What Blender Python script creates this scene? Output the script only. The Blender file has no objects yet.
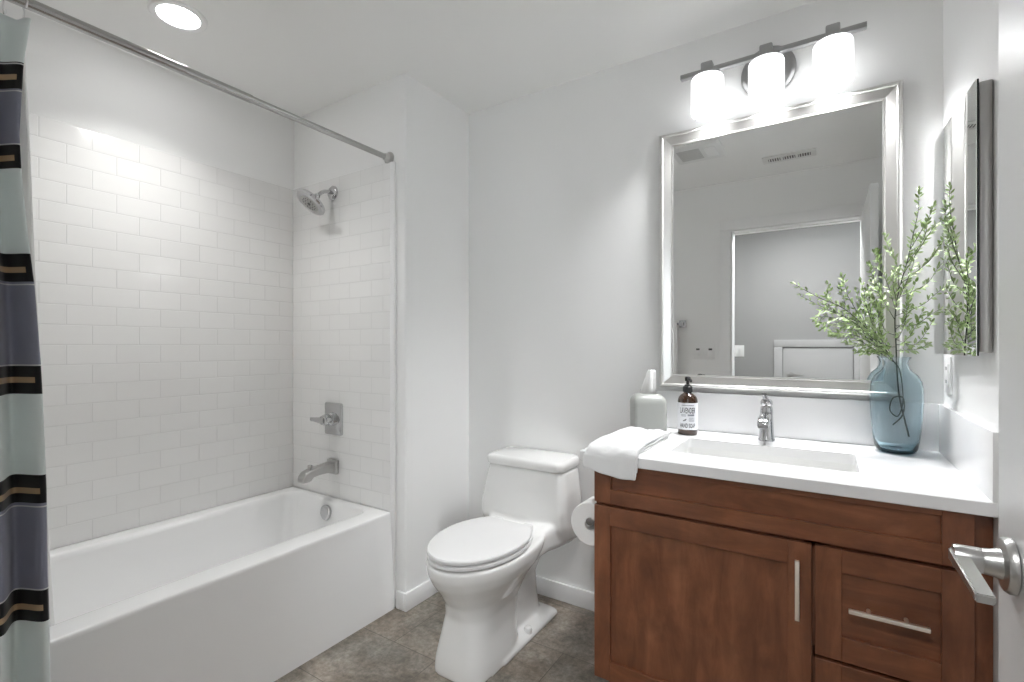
import bpy, bmesh, math, random
from mathutils import Vector, Matrix
PI = math.pi
random.seed(7)
SC = bpy.context.scene
COL = SC.collection

# ------------------------------------------------------------------ camera, world, exposure
CAMZ = 1.20
cam_data = bpy.data.cameras.new('camera')
cam = bpy.data.objects.new('camera', cam_data)
COL.objects.link(cam)
cam.location = (0, 0, CAMZ)
cam.rotation_euler = (PI / 2, 0, math.radians(32.8))
cam_data.sensor_width = 36
cam_data.lens = 488 / 1024 * 36
cam_data.shift_y = 5 / 1024
cam_data.clip_start = 0.01
SC.camera = cam
world = bpy.data.worlds.new('world')
SC.world = world
world.use_nodes = True
world.node_tree.nodes['Background'].inputs[0].default_value = (0.9, 0.95, 1.0, 1)
W_SKY_FILL = 4.4       # sky strength, let in as fill through the added hall window
world.node_tree.nodes['Background'].inputs[1].default_value = W_SKY_FILL
SC.view_settings.view_transform = 'Standard'
SC.view_settings.look = 'None'
SC.view_settings.gamma = 1
SC.view_settings.use_curve_mapping = False
SC.view_settings.exposure = 1.27
SC.cycles.use_denoising = True
SC.cycles.max_bounces = 14
SC.cycles.diffuse_bounces = 12
SC.cycles.glossy_bounces = 6
SC.cycles.transparent_max_bounces = 24
SC.cycles.caustics_reflective = False
SC.cycles.caustics_refractive = True
SC.cycles.sample_clamp_indirect = 10

P_DOWN = 1.5       # recessed downlight over the tub
P_SHADE = 0.85     # emission strength of the vanity shades
P_BULB = 4.0     # each bulb, shining down out of its open shade
P_HALL_FILL = 8.2       # added hall lamp, standing for light from behind the camera


def lamp(name, kind, loc, power, size=0.1, rot=(0, 0, 0), color=(1, 1, 1), parent=None, **kw):
    d = bpy.data.lights.new(name, kind)
    d.energy = power
    d.color = color
    if kind == 'AREA':
        d.shape = 'DISK'
        d.size = size
    elif kind in ('POINT', 'SPOT'):
        d.shadow_soft_size = size
    for k, v in kw.items():
        setattr(d, k, v)
    o = bpy.data.objects.new(name, d)
    COL.objects.link(o)
    o.location = loc
    o.rotation_euler = rot
    return o


# ------------------------------------------------------------------ materials
def srgb(r, g, b):
    f = lambda c: (c / 255 / 12.92) if c <= 10.31 else ((c / 255 + .055) / 1.055) ** 2.4
    return (f(r), f(g), f(b), 1)


def mat(name, col=(.8, .8, .8, 1), rough=.5, metal=0., spec=.5, emit=0, emit_col=(1, 1, 1, 1), coat=0, sheen=0):
    m = bpy.data.materials.new(name)
    m.use_nodes = True
    b = m.node_tree.nodes['Principled BSDF']
    b.inputs['Base Color'].default_value = col
    b.inputs['Roughness'].default_value = rough
    b.inputs['Metallic'].default_value = metal
    b.inputs['Specular IOR Level'].default_value = spec
    b.inputs['Coat Weight'].default_value = coat
    b.inputs['Coat Roughness'].default_value = .08
    b.inputs['Sheen Weight'].default_value = sheen
    if emit:
        b.inputs['Emission Color'].default_value = emit_col
        b.inputs['Emission Strength'].default_value = emit
    return m


class NT:
    """tiny node helper"""
    def __init__(self, m):
        self.m = m
        self.t = m.node_tree
        self.b = self.t.nodes['Principled BSDF']

    def n(self, typ, **kw):
        x = self.t.nodes.new(typ)
        for k, v in kw.items():
            if k in x.inputs.keys():
                x.inputs[k].default_value = v
            else:
                setattr(x, k, v)
        return x

    def l(self, a, b):
        self.t.links.new(a, b)

    def coords(self, order=None, scale=(1, 1, 1), loc=(0, 0, 0), rot=(0, 0, 0)):
        g = self.n('ShaderNodeNewGeometry')
        out = g.outputs['Position']
        if order:
            s = self.n('ShaderNodeSeparateXYZ')
            c = self.n('ShaderNodeCombineXYZ')
            self.l(out, s.inputs[0])
            for i, ax in enumerate(order):
                if ax != '0':
                    self.l(s.outputs['XYZ'.index(ax)], c.inputs[i])
            out = c.outputs[0]
        mp = self.n('ShaderNodeMapping')
        mp.inputs['Location'].default_value = loc
        mp.inputs['Rotation'].default_value = rot
        mp.inputs['Scale'].default_value = scale
        self.l(out, mp.inputs['Vector'])
        return mp.outputs[0]

    def noise(self, vec, scale=5, detail=4, rough=.5, dist=0):
        x = self.n('ShaderNodeTexNoise')
        x.inputs['Scale'].default_value = scale
        x.inputs['Detail'].default_value = detail
        x.inputs['Roughness'].default_value = rough
        x.inputs['Distortion'].default_value = dist
        self.l(vec, x.inputs['Vector'])
        return x.outputs['Fac']

    def ramp(self, fac, stops, interp='LINEAR'):
        r = self.n('ShaderNodeValToRGB')
        r.color_ramp.interpolation = interp
        e = r.color_ramp.elements
        while len(e) < len(stops):
            e.new(.5)
        for i, (p, c) in enumerate(stops):
            e[i].position = p
            e[i].color = c
        self.l(fac, r.inputs[0])
        return r.outputs[0]

    def mix(self, fac, a, b, mode='MIX'):
        x = self.n('ShaderNodeMix', data_type='RGBA', blend_type=mode)
        for sock, v in ((x.inputs[0], fac), (x.inputs[6], a), (x.inputs[7], b)):
            if hasattr(v, 'is_output'):
                self.l(v, sock)
            else:
                sock.default_value = v
        return x.outputs[2]

    def bump(self, height, strength=.2, dist=.002):
        b = self.n('ShaderNodeBump')
        b.inputs['Strength'].default_value = strength
        b.inputs['Distance'].default_value = dist
        self.l(height, b.inputs['Height'])
        self.l(b.outputs[0], self.b.inputs['Normal'])


def g(v):
    return (v, v, v, 1)


def painted(name, col, rough=.6, bump=.12):
    m = mat(name, col, rough, spec=.3)
    t = NT(m)
    t.bump(t.noise(t.coords(), 160, 3), bump, .002)
    return m


M = {}
M['wall'] = painted('wall_paint', (.875, .875, .87, 1), .55)
M['hallwall_dim'] = painted('hall_paint_dimmed', (.36, .36, .355, 1), .6)  # dimness put into the wall colour, so the mirrored hall reads darker
M['halltrim_dim'] = mat('hall_trim_dimmed', (.50, .50, .50, 1), .4)  # trim colour lowered likewise, to hold down the hall lamp's brightness
M['ceiling'] = painted('ceiling_paint', (.885, .885, .875, 1), .7, .1)
M['trim'] = mat('trim_paint', (.86, .86, .86, 1), .35)
M['door'] = mat('door_paint', (.82, .82, .82, 1), .35)
M['ceramic'] = mat('ceramic', (.80, .80, .79, 1), .12, coat=.3)
M['seat'] = mat('seat_plastic', (.74, .74, .74, 1), .25)
M['acrylic'] = mat('tub_acrylic', (.86, .86, .86, 1), .2)
M['chrome'] = mat('chrome', (.60, .60, .61, 1), .1, 1)
M['rodmetal'] = mat('rod_metal', (.46, .455, .445, 1), .2, 1)
M['satin'] = mat('satin_nickel', (.54, .535, .525, 1), .28, 1)
M['nickel'] = mat('brushed_nickel_dark', (.40, .40, .40, 1), .34, 1)
M['handle'] = mat('warm_nickel', (1.0, .93, .84, 1), .42, 1)
M['frame'] = mat('silver_leaf', (.78, .77, .75, 1), .32, 1)
M['mirror'] = mat('mirror_glass', (.92, .93, .925, 1), .0, 1)
M['mirroredge'] = mat('mirror_edge', (.02, .03, .03, 1), .2)
M['quartz'] = mat('quartz', (.81, .81, .815, 1), .2)
M['black'] = mat('black_plastic', (.012, .012, .013, 1), .3)
M['darkvoid'] = mat('dark_recess', (.015, .013, .012, 1), .8)
M['paper'] = mat('tissue_paper', (.90, .90, .89, 1), .9, spec=.1)
M['plate'] = mat('switch_plastic', (.86, .86, .855, 1), .3)
M['slot'] = mat('slot_dark', (.10, .10, .10, 1), .5)
M['frosted'] = mat('grey_frosted', (.36, .37, .35, 1), .35)
M['vent'] = mat('vent_metal', (.78, .78, .77, 1), .5)
M['ventdark'] = mat('vent_shadow', (.16, .16, .16, 1), .8)
M['fanslot'] = mat('fan_slot', (.50, .50, .49, 1), .8)
M['label'] = mat('paper_label', (.84, .85, .88, 1), .55)
M['ink'] = mat('label_ink', (.02, .02, .028, 1), .6)
M['inkgrey'] = mat('label_ink_grey', (.22, .23, .27, 1), .6)
M['stem'] = mat('stem_dark', (.030, .040, .022, 1), .6)
M['rubber'] = mat('nozzle_rubber', (.16, .16, .16, 1), .6)
M['lens'] = mat('lamp_lens', (.9, .9, .9, 1), .4, emit=14)
M['shade'] = mat('opal_glass', (.95, .95, .95, 1), .3, emit=P_SHADE, emit_col=(.97, .985, 1, 1))
M['hallfill'] = mat('hall_fill_lens', (.9, .9, .9, 1), .4, emit=4)

# tile: running bond, with a raised edge bump
def tile_mat(name, order, loc):
    m = mat(name, (.8, .8, .8, 1), .14)
    t = NT(m)
    br = t.n('ShaderNodeTexBrick')
    br.offset = .5
    br.inputs['Scale'].default_value = 1
    br.inputs['Mortar Size'].default_value = .0020
    br.inputs['Mortar Smooth'].default_value = .35
    br.inputs['Brick Width'].default_value = .157
    br.inputs['Row Height'].default_value = .0770
    br.inputs['Color1'].default_value = (.86, .855, .845, 1)
    br.inputs['Color2'].default_value = (.84, .835, .825, 1)
    br.inputs['Mortar'].default_value = (.80, .795, .785, 1)
    t.l(t.coords(order, loc=loc), br.inputs['Vector'])
    t.l(br.outputs['Color'], t.b.inputs['Base Color'])
    inv = t.n('ShaderNodeMath', operation='SUBTRACT')
    inv.inputs[0].default_value = 1
    t.l(br.outputs['Fac'], inv.inputs[1])
    wob = t.noise(t.coords(), 14, 2)
    ad = t.n('ShaderNodeMath', operation='MULTIPLY_ADD')
    ad.inputs[1].default_value = .12
    t.l(wob, ad.inputs[0])
    t.l(inv.outputs[0], ad.inputs[2])
    t.bump(ad.outputs[0], .65, .0025)
    return m


TILE_TOP = 2.052
M['tile_side'] = tile_mat('wall_tile_long', 'YZ0', (-.568 + .157 * 10, -TILE_TOP + .077 * 40, 0))
M['tile_end'] = tile_mat('wall_tile_end', 'XZ0', (3.0, -TILE_TOP + .077 * 40, 0))

# floor: stone look planks
m = mat('floor_stone', (.3, .27, .25, 1), .42)
t = NT(m)
br = t.n('ShaderNodeTexBrick')
br.offset = .36
br.inputs['Scale'].default_value = 1
br.inputs['Mortar Size'].default_value = .0017
br.inputs['Mortar Smooth'].default_value = .2
br.inputs['Brick Width'].default_value = .61
br.inputs['Row Height'].default_value = .305
br.inputs['Color1'].default_value = g(.25)
br.inputs['Color2'].default_value = g(.75)
br.inputs['Mortar'].default_value = g(.5)
t.l(t.coords(loc=(1.474 - .2196 + .61 * 6, -1.405 + .305 * 20, 0)), br.inputs['Vector'])
v = t.coords()
n1 = t.noise(v, 5.5, 10, .68, .6)
n2 = t.noise(v, 46, 8, .75)
n3 = t.noise(t.coords(scale=(1, 2.2, 1)), 2.6, 3, .5)
base = t.ramp(n1, [(.30, srgb(100, 94, 88)), (.48, srgb(146, 137, 127)), (.62, srgb(170, 162, 153)), (.76, srgb(196, 190, 183))])
fine = t.ramp(n2, [(.36, g(.60)), (.6, g(1.1))])
c = t.mix(1., base, fine, 'MULTIPLY')
warm = t.ramp(n3, [(.35, (.96, 1.0, 1.01, 1)), (.65, (1.04, .995, .95, 1))])
c = t.mix(1., c, warm, 'MULTIPLY')
pl = t.ramp(br.outputs['Color'], [(.2, g(.86)), (.8, g(1.1))])
c = t.mix(1., c, pl, 'MULTIPLY')
c = t.mix(br.outputs['Fac'], c, srgb(104, 97, 90))
t.l(c, t.b.inputs['Base Color'])
t.bump(n2, .12, .002)
M['floor'] = m


def wood(name, scale):
    m = mat(name, (.1, .05, .03, 1), .33, coat=.15)
    t = NT(m)
    v = t.coords(scale=scale)
    n1 = t.noise(v, 3.0, 8, .6, .8)
    n2 = t.noise(t.coords(), 7, 5, .6, .5)
    c = t.ramp(n1, [(.25, srgb(94, 54, 34)), (.5, srgb(120, 73, 48)), (.75, srgb(142, 92, 63))])
    bl = t.ramp(n2, [(.3, g(.74)), (.65, g(1.12))])
    c = t.mix(1., c, bl, 'MULTIPLY')
    t.l(c, t.b.inputs['Base Color'])
    t.bump(n1, .05, .001)
    return m


M['wood_v'] = wood('stained_maple_upright', (7, 7, 1.4))
M['wood_h'] = wood('stained_maple_level', (1.4, 7, 7))

# towel cloth
def cloth(name, col, scale, b=.4):
    m = mat(name, col, .95, spec=.1, sheen=.3)
    t = NT(m)
    t.bump(t.noise(t.coords(), scale, 3), b, .003)
    return m


M['towel'] = cloth('terry_cloth', (.78, .78, .78, 1), 420, .8)
m = cloth('ribbed_cloth', (.86, .86, .85, 1), 300)
M['ribbed'] = m

# curtain bands: colour follows the height on the cloth
m = mat('curtain_fabric', (.5, .5, .5, 1), .5, spec=.3, sheen=.2)
t = NT(m)
tc = t.n('ShaderNodeUVMap')
sp = t.n('ShaderNodeSeparateXYZ')
t.l(tc.outputs[0], sp.inputs[0])
SAGE = srgb(220, 228, 227)
SLATE = srgb(132, 134, 149)
BLK = srgb(10, 10, 13)
TAN = srgb(176, 150, 118)
LINE = srgb(205, 205, 205)
edges = [(2.02, SAGE), (1.893, BLK), (1.827, SLATE), (1.69, BLK), (1.625, SAGE), (1.42, BLK), (1.353, SLATE), (1.151, BLK), (1.08, SAGE),
         (.883, BLK), (.81, SLATE), (.607, BLK), (.527, SAGE), (.33, BLK), (.26, SLATE)]
stops = []
for i, (ztop, cc) in enumerate(edges):
    zbot = edges[i + 1][0] if i + 1 < len(edges) else .06
    if cc is SLATE:
        stops += [(zbot, LINE), (zbot + .004, SLATE), (ztop - .004, LINE)] if False else [(zbot, SLATE)]
    else:
        stops += [(zbot, cc)]
stops.sort(key=lambda s: s[0])
r = t.ramp(sp.outputs[1], [(p / 2.2, c) for p, c in stops], 'CONSTANT')
# thin woven lines and ribbons along the bands
def band(zc, half):
    a = t.n('ShaderNodeMath', operation='COMPARE')
    t.l(sp.outputs[1], a.inputs[0])
    a.inputs[1].default_value = zc / 2.2
    a.inputs[2].default_value = half / 2.2
    return a.outputs[0]
c = r
for z in (1.825, 1.692, 1.351, 1.153, .808, .609, 1.895):
    c = t.mix(band(z, .0016), c, LINE)
ub = t.n('ShaderNodeMath', operation='COMPARE')
t.l(sp.outputs[0], ub.inputs[0])
ub.inputs[1].default_value = .5
ub.inputs[2].default_value = .46
for z in (1.86, 1.658, 1.387, 1.117, .846, .566):
    bm_ = t.n('ShaderNodeMath', operation='MULTIPLY')
    t.l(band(z, .007), bm_.inputs[0])
    t.l(ub.outputs[0], bm_.inputs[1])
    c = t.mix(bm_.outputs[0], c, TAN)
t.l(c, t.b.inputs['Base Color'])
t.bump(t.noise(t.coords(), 300, 2), .15, .001)
M['curtain'] = m

# translucent liner
m = mat('liner_vinyl', (.86, .86, .85, 1), .35)
m.node_tree.nodes['Principled BSDF'].inputs['Alpha'].default_value = .8
M['liner'] = m

# clear ring plastic
M['ring'] = mat('ring_plastic', (.86, .86, .86, 1), .15)


def tinted_glass(name, tint, edge, rough=0.02, ior=1.5):
    m = bpy.data.materials.new(name)
    m.use_nodes = True
    t = m.node_tree
    t.nodes.clear()
    out = t.nodes.new('ShaderNodeOutputMaterial')
    tr = t.nodes.new('ShaderNodeBsdfTransparent')
    gl = t.nodes.new('ShaderNodeBsdfGlossy')
    gl.inputs['Roughness'].default_value = rough
    lw = t.nodes.new('ShaderNodeLayerWeight')
    lw.inputs['Blend'].default_value = .5
    pw = t.nodes.new('ShaderNodeMath')
    pw.operation = 'POWER'
    pw.inputs[1].default_value = 2.2
    t.links.new(lw.outputs['Facing'], pw.inputs[0])
    mx = t.nodes.new('ShaderNodeMix')
    mx.data_type = 'RGBA'
    mx.inputs[6].default_value = tint
    mx.inputs[7].default_value = edge
    t.links.new(pw.outputs[0], mx.inputs[0])
    t.links.new(mx.outputs[2], tr.inputs['Color'])
    ms = t.nodes.new('ShaderNodeMixShader')
    p4 = t.nodes.new('ShaderNodeMath')
    p4.operation = 'POWER'
    p4.inputs[1].default_value = 4
    t.links.new(lw.outputs['Facing'], p4.inputs[0])
    ma = t.nodes.new('ShaderNodeMath')
    ma.operation = 'MULTIPLY_ADD'
    ma.inputs[1].default_value = .45
    ma.inputs[2].default_value = .03
    t.links.new(p4.outputs[0], ma.inputs[0])
    t.links.new(ma.outputs[0], ms.inputs[0])
    t.links.new(tr.outputs[0], ms.inputs[1])
    t.links.new(gl.outputs[0], ms.inputs[2])
    t.links.new(ms.outputs[0], out.inputs[0])
    return m


M['fill_pane'] = tinted_glass('fill_window_glass', (.97, .98, .98, 1), (.9, .92, .92, 1))
m = bpy.data.materials.new('blue_glass')
m.use_nodes = True
t = m.node_tree
t.nodes.clear()
o_ = t.nodes.new('ShaderNodeOutputMaterial')
gl = t.nodes.new('ShaderNodeBsdfGlass')
gl.inputs['Color'].default_value = (.99, .995, 1, 1)
gl.inputs['Roughness'].default_value = 0
gl.inputs['IOR'].default_value = 1.48
va_ = t.nodes.new('ShaderNodeVolumeAbsorption')
va_.inputs['Color'].default_value = (.02, .43, .55, 1)
va_.inputs['Density'].default_value = 64
t.links.new(gl.outputs[0], o_.inputs['Surface'])
t.links.new(va_.outputs[0], o_.inputs['Volume'])
M['vase'] = m
m = mat('amber_glass', (.040, .016, .006, 1), .06, coat=.5)
M['amber'] = m

# leaves
m = mat('leaf', (.3, .4, .2, 1), .5)
t = NT(m)
n = t.noise(t.coords(), 26, 2)
c = t.ramp(n, [(.3, srgb(128, 154, 88)), (.5, srgb(164, 186, 130)), (.72, srgb(196, 208, 172))])
t.l(c, t.b.inputs['Base Color'])
t.b.inputs['Subsurface Weight'].default_value = 0
M['leaf'] = m


# ------------------------------------------------------------------ mesh builder
class MB:
    def __init__(self):
        self.bm = bmesh.new()

    def box(self, x0, x1, y0, y1, z0, z1, bev=0, seg=2, taper=None):
        vs = [self.bm.verts.new(p) for p in ((x0, y0, z0), (x1, y0, z0), (x1, y1, z0), (x0, y1, z0),
                                              (x0, y0, z1), (x1, y0, z1), (x1, y1, z1), (x0, y1, z1))]
        fs = [self.bm.faces.new([vs[i] for i in q]) for q in
              ((3, 2, 1, 0), (4, 5, 6, 7), (0, 1, 5, 4), (1, 2, 6, 5), (2, 3, 7, 6), (3, 0, 4, 7))]
        if bev:
            es = list({e for f in fs for e in f.edges})
            bmesh.ops.bevel(self.bm, geom=es, offset=bev, segments=seg, affect='EDGES', profile=.5)
        return self

    def loft(self, rings, cap0=True, cap1=True, closed=True):
        R = [[self.bm.verts.new(p) for p in r] for r in rings]
        n = len(R[0])
        for a, b in zip(R, R[1:]):
            for i in range(n if closed else n - 1):
                j = (i + 1) % n
                self.bm.faces.new((a[i], a[j], b[j], b[i]))
        if cap0:
            self.bm.faces.new(list(reversed(R[0])))
        if cap1:
            self.bm.faces.new(R[-1])
        return self

    def tube(self, path, r, n=10, caps=True):
        path = [Vector(p) for p in path]
        rr = r if isinstance(r, (list, tuple)) else [r] * len(path)
        rings = []
        up = None
        for i, p in enumerate(path):
            d = (path[min(i + 1, len(path) - 1)] - path[max(i - 1, 0)]).normalized()
            if up is None:
                up = d.orthogonal().normalized()
            up = (up - d * up.dot(d)).normalized()
            s = d.cross(up)
            rings.append([p + (up * math.cos(2 * PI * k / n) + s * math.sin(2 * PI * k / n)) * rr[i] for k in range(n)])
        return self.loft(rings, caps, caps)

    def cyl(self, p0, p1, r0, r1=None, n=24):
        return self.tube([p0, p1], [r0, r0 if r1 is None else r1], n)

    def lathe(self, prof, c=(0, 0, 0), axis=(0, 0, 1), n=32, cap0=True, cap1=True):
        """prof: list of (radius, height along axis)"""
        ax = Vector(axis).normalized()
        u = ax.orthogonal().normalized()
        w = ax.cross(u)
        c = Vector(c)
        rings = [[c + ax * h + (u * math.cos(2 * PI * k / n) + w * math.sin(2 * PI * k / n)) * max(r, 1e-5) for k in range(n)] for r, h in prof]
        return self.loft(rings, cap0, cap1)

    def torus(self, c, R, r, axis=(0, 0, 1), n=24, k=8):
        ax = Vector(axis).normalized()
        u = ax.orthogonal().normalized()
        w = ax.cross(u)
        c = Vector(c)
        rings = []
        for i in range(n + 1):
            a = 2 * PI * i / n
            d = u * math.cos(a) + w * math.sin(a)
            rings.append([c + d * (R + r * math.cos(2 * PI * j / k)) + ax * r * math.sin(2 * PI * j / k) for j in range(k)])
        self.loft(rings, False, False)
        bmesh.ops.remove_doubles(self.bm, verts=self.bm.verts, dist=1e-6)
        return self

    def xform(self, mtx):
        self.bm.transform(mtx)
        return self


def rrect(x0, x1, y0, y1, r, n=6):
    """rounded rectangle, counter-clockwise list of (x, y)"""
    pts = []
    for cx, cy, a0 in ((x1 - r, y1 - r, 0), (x0 + r, y1 - r, PI / 2), (x0 + r, y0 + r, PI), (x1 - r, y0 + r, 3 * PI / 2)):
        for i in range(n + 1):
            a = a0 + PI / 2 * i / n
            pts.append((cx + r * math.cos(a), cy + r * math.sin(a)))
    return pts


def at_z(pts, z):
    return [(x, y, z) for x, y in pts]


ROOT = {}


def build(name, mb, material, parent=None, smooth=True, angle=40):
    bm = mb.bm
    bmesh.ops.recalc_face_normals(bm, faces=bm.faces)
    me = bpy.data.meshes.new(name)
    if parent is not None:
        off = ROOT[parent.name]
    else:
        xs = [v.co for v in bm.verts]
        lo = Vector((min(v.x for v in xs), min(v.y for v in xs), min(v.z for v in xs)))
        hi = Vector((max(v.x for v in xs), max(v.y for v in xs), max(v.z for v in xs)))
        off = Vector(((lo.x + hi.x) / 2, (lo.y + hi.y) / 2, lo.z))
    bmesh.ops.translate(bm, verts=bm.verts, vec=-off)
    bm.to_mesh(me)
    bm.free()
    for mm in (material if isinstance(material, (list, tuple)) else [material]):
        me.materials.append(mm)
    o = bpy.data.objects.new(name, me)
    COL.objects.link(o)
    if smooth:
        for p in me.polygons:
            p.use_smooth = True
        me.set_sharp_from_angle(angle=math.radians(angle))
    if parent is not None:
        o.parent = parent
    else:
        o.location = off
    ROOT[o.name] = off
    return o


def tag(o, label, cat, group=None):
    o['label'] = label
    o['category'] = cat
    if group:
        o['group'] = group
    return o


def thing(name, label, cat, loc, group=None):
    o = bpy.data.objects.new(name, None)
    COL.objects.link(o)
    o.location = loc
    o.empty_display_size = .05
    ROOT[o.name] = Vector(loc)
    return tag(o, label, cat, group)


def struct(name, mb, material, parent=None, **kw):
    o = build(name, mb, material, parent, **kw)
    if parent is None:
        o['kind'] = 'structure'
    return o


def copy_thing(o, delta, label=None):
    c = o.copy()
    COL.objects.link(c)
    c.location = o.location + Vector(delta)
    if label:
        c['label'] = label
    for ch in list(o.children):
        d = ch.copy()
        COL.objects.link(d)
        d.parent = c
        for g_ in list(ch.children):
            e = g_.copy()
            COL.objects.link(e)
            e.parent = d
    return c


# ------------------------------------------------------------------ room shell (metres; camera stands at x=y=0)
BY = 2.066        # mirror wall
RX = 0.3150         # right wall
LX = -1.605       # wall beside the toilet
TX = -2.457       # long tiled wall
Y1 = 1.60         # shower-head wall
FY = 0.10         # wall with the door (room face)
CZ = 2.44         # ceiling
DX0, DX1, DZ = -.61, .20, 2.075   # door opening
HY = -1.30        # far hall wall

b = MB(); b.box(TX - .1, 1.4, HY - .1, BY + .1, -.1, 0); struct('floor', b, M['floor'], smooth=False)
b = MB(); b.box(TX - .1, 1.4, HY - .1, BY + .1, CZ, CZ + .1); struct('ceiling', b, M['ceiling'], smooth=False)
b = MB(); b.box(LX, RX + .1, BY, BY + .1, 0, CZ); struct('wall_back', b, M['wall'], smooth=False)
b = MB(); b.box(RX, RX + .1, FY, BY, 0, CZ); struct('wall_right', b, M['wall'], smooth=False)
b = MB()
pts = rrect(TX, LX, Y1, BY + .1, .012, 4)
b.loft([at_z(pts, 0), at_z(pts, CZ)])
struct('wall_chase', b, M['wall'])
b = MB(); b.box(TX - .1, TX, FY - .1, BY + .1, 0, CZ); struct('wall_left', b, M['wall'], smooth=False)
b = MB()
b.box(TX, DX0, 0, FY, 0, CZ)
b.box(DX1, RX + .1, 0, FY, 0, CZ)
b.box(DX0, DX1, 0, FY, DZ, CZ)
struct('wall_front', b, M['wall'], smooth=False)
WX0, WX1, WZ0, WZ1 = .42, 1.12, .75, 2.10     # window added to the hall for fill light, unseen in the mirror
b = MB()
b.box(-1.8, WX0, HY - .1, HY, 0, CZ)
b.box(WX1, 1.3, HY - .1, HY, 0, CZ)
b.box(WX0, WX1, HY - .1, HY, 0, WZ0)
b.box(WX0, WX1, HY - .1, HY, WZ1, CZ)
struct('wall_hall_far', b, M['hallwall_dim'], smooth=False)
b = MB()
for x0, x1, z0, z1 in ((WX0, WX0 + .04, WZ0, WZ1), (WX1 - .04, WX1, WZ0, WZ1), (WX0 + .04, WX1 - .04, WZ0, WZ0 + .04), (WX0 + .04, WX1 - .04, WZ1 - .04, WZ1), (WX0 + .04, WX1 - .04, 1.41, 1.44)):
    b.box(x0, x1, HY - .075, HY - .035, z0, z1, .002)
win = struct('fill_window_1', b, M['trim'])
b = MB(); b.box(WX0 + .03, WX1 - .03, HY - .058, HY - .054, WZ0 + .03, WZ1 - .03)
build('fill_pane', b, M['fill_pane'], win, smooth=False)
portal = lamp('fill_window_portal', 'AREA', ((WX0 + WX1) / 2, HY - .09, (WZ0 + WZ1) / 2), 1, WX1 - WX0, rot=(PI / 2, 0, PI))
portal.data.shape = 'RECTANGLE'
portal.data.size_y = WZ1 - WZ0
portal.data.cycles.is_portal = True
b = MB(); b.box(-1.8, -1.7, HY, 0, 0, CZ); struct('wall_hall_left', b, M['hallwall_dim'], smooth=False)
b = MB(); b.box(1.2, 1.3, HY, 0, 0, CZ); struct('wall_hall_right', b, M['hallwall_dim'], smooth=False)
b = MB(); b.box(.41, 1.3, 0, FY, 0, CZ); struct('wall_hall_near', b, M['hallwall_dim'], smooth=False)

# tiled surround
b = MB(); b.box(TX, TX + .009, FY, Y1, .43, TILE_TOP, .003, 2); struct('trim_1', b, M['tile_side'])
b = MB(); b.box(TX + .009, -1.693, Y1 - .009, Y1, .43, TILE_TOP, .003, 2); struct('trim_2', b, M['tile_end'])
# upright white edge strip under the rod bracket
b = MB(); b.box(-1.692, -1.662, Y1 - .016, Y1, .0, 2.048, .006, 3); struct('trim_3', b, M['trim'])

# baseboards
def baseboard(name, x0, x1, y0, y1):
    b = MB()
    b.box(x0, x1, y0, y1, 0, .082, .004, 2)
    struct(name, b, M['trim'])


baseboard('baseboard_back', LX + .014, -.632, BY - .014, BY)
baseboard('baseboard_left', LX, LX + .014, Y1 - .013, BY)
baseboard('baseboard_chase', -1.656, LX, Y1 - .013, Y1)
baseboard('baseboard_front', -1.64, DX0 - .075, FY, FY + .013)

# door casing and jamb
b = MB()
for y0, y1 in ((FY + .0004, FY + .012), (-.012, -.0004)):
    b.box(DX0 - .075, DX0 - .004, y0, y1, 0, DZ + .004, .002)
    b.box(DX1 + .004, DX1 + .075, y0, y1, 0, DZ + .004, .002)
    b.box(DX0 - .075, DX1 + .075, y0, y1, DZ + .0042, DZ + .075, .002)
struct('trim_4', b, M['trim'])
b = MB()
b.box(DX0 + .0004, DX0 + .012, -.004, FY + .004, 0, DZ - .012, .001)
b.box(DX1 - .006, DX1 - .0004, -.004, FY + .004, 0, DZ - .012, .001)
b.box(DX0 + .0004, DX1 - .0004, -.004, FY + .004, DZ - .0118, DZ - .0004, .001)
b.box(DX0 + .0125, DX1 - .0065, .02, .055, DZ - .024, DZ - .0122, .001)
struct('trim_6', b, M['trim'])

# open door leaf
d1 = MB()
DLX = .1940
d1.box(DLX, DLX + .036, FY + .018, .905, .012, 2.06, .002)
door = struct('door_1', d1, M['door'])
HZ = .928
HYc = .842
b = MB()
b.lathe([(.030, -.001), (.034, -.001), (.034, -.006), (.031, -.010), (.019, -.012), (.0165, -.020), (.0155, -.028), (.0150, -.029), (.0155, -.030), (.0155, -.052), (.0145, -.056), (.004, -.057)],
        (DLX, HYc, HZ), (1, 0, 0), 40)
hd = build('door_handle', b, M['satin'], door)
b = MB()
lp = []
# flat strap lever pointing back to the hinges
for (y, x0, x1, z0, z1) in ((HYc + .012, DLX - .059, DLX - .040, HZ - .009, HZ + .007), (HYc - .02, DLX - .059, DLX - .041, HZ - .007, HZ + .006), (HYc - .125, DLX - .0585, DLX - .0415, HZ - .006, HZ + .004)):
    lp.append([(x0, y, z0), (x1, y, z0), (x1, y, z1), (x0, y, z1)])
b.loft(lp)
bmesh.ops.bevel(b.bm, geom=list(b.bm.edges), offset=.0015, segments=2, affect='EDGES')
build('lever', b, M['satin'], door)
b = MB(); b.box(DLX + .006, DLX + .030, .9035, .9065, HZ - .03, HZ + .03, .001)
build('latch_plate', b, M['satin'], door)
for z in (.25, 1.05, 1.85):
    b = MB(); b.cyl((DLX + .036, FY + .016, z - .045), (DLX + .036, FY + .016, z + .045), .006, n=12)
    build('hinge', b, M['satin'], door)

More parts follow.
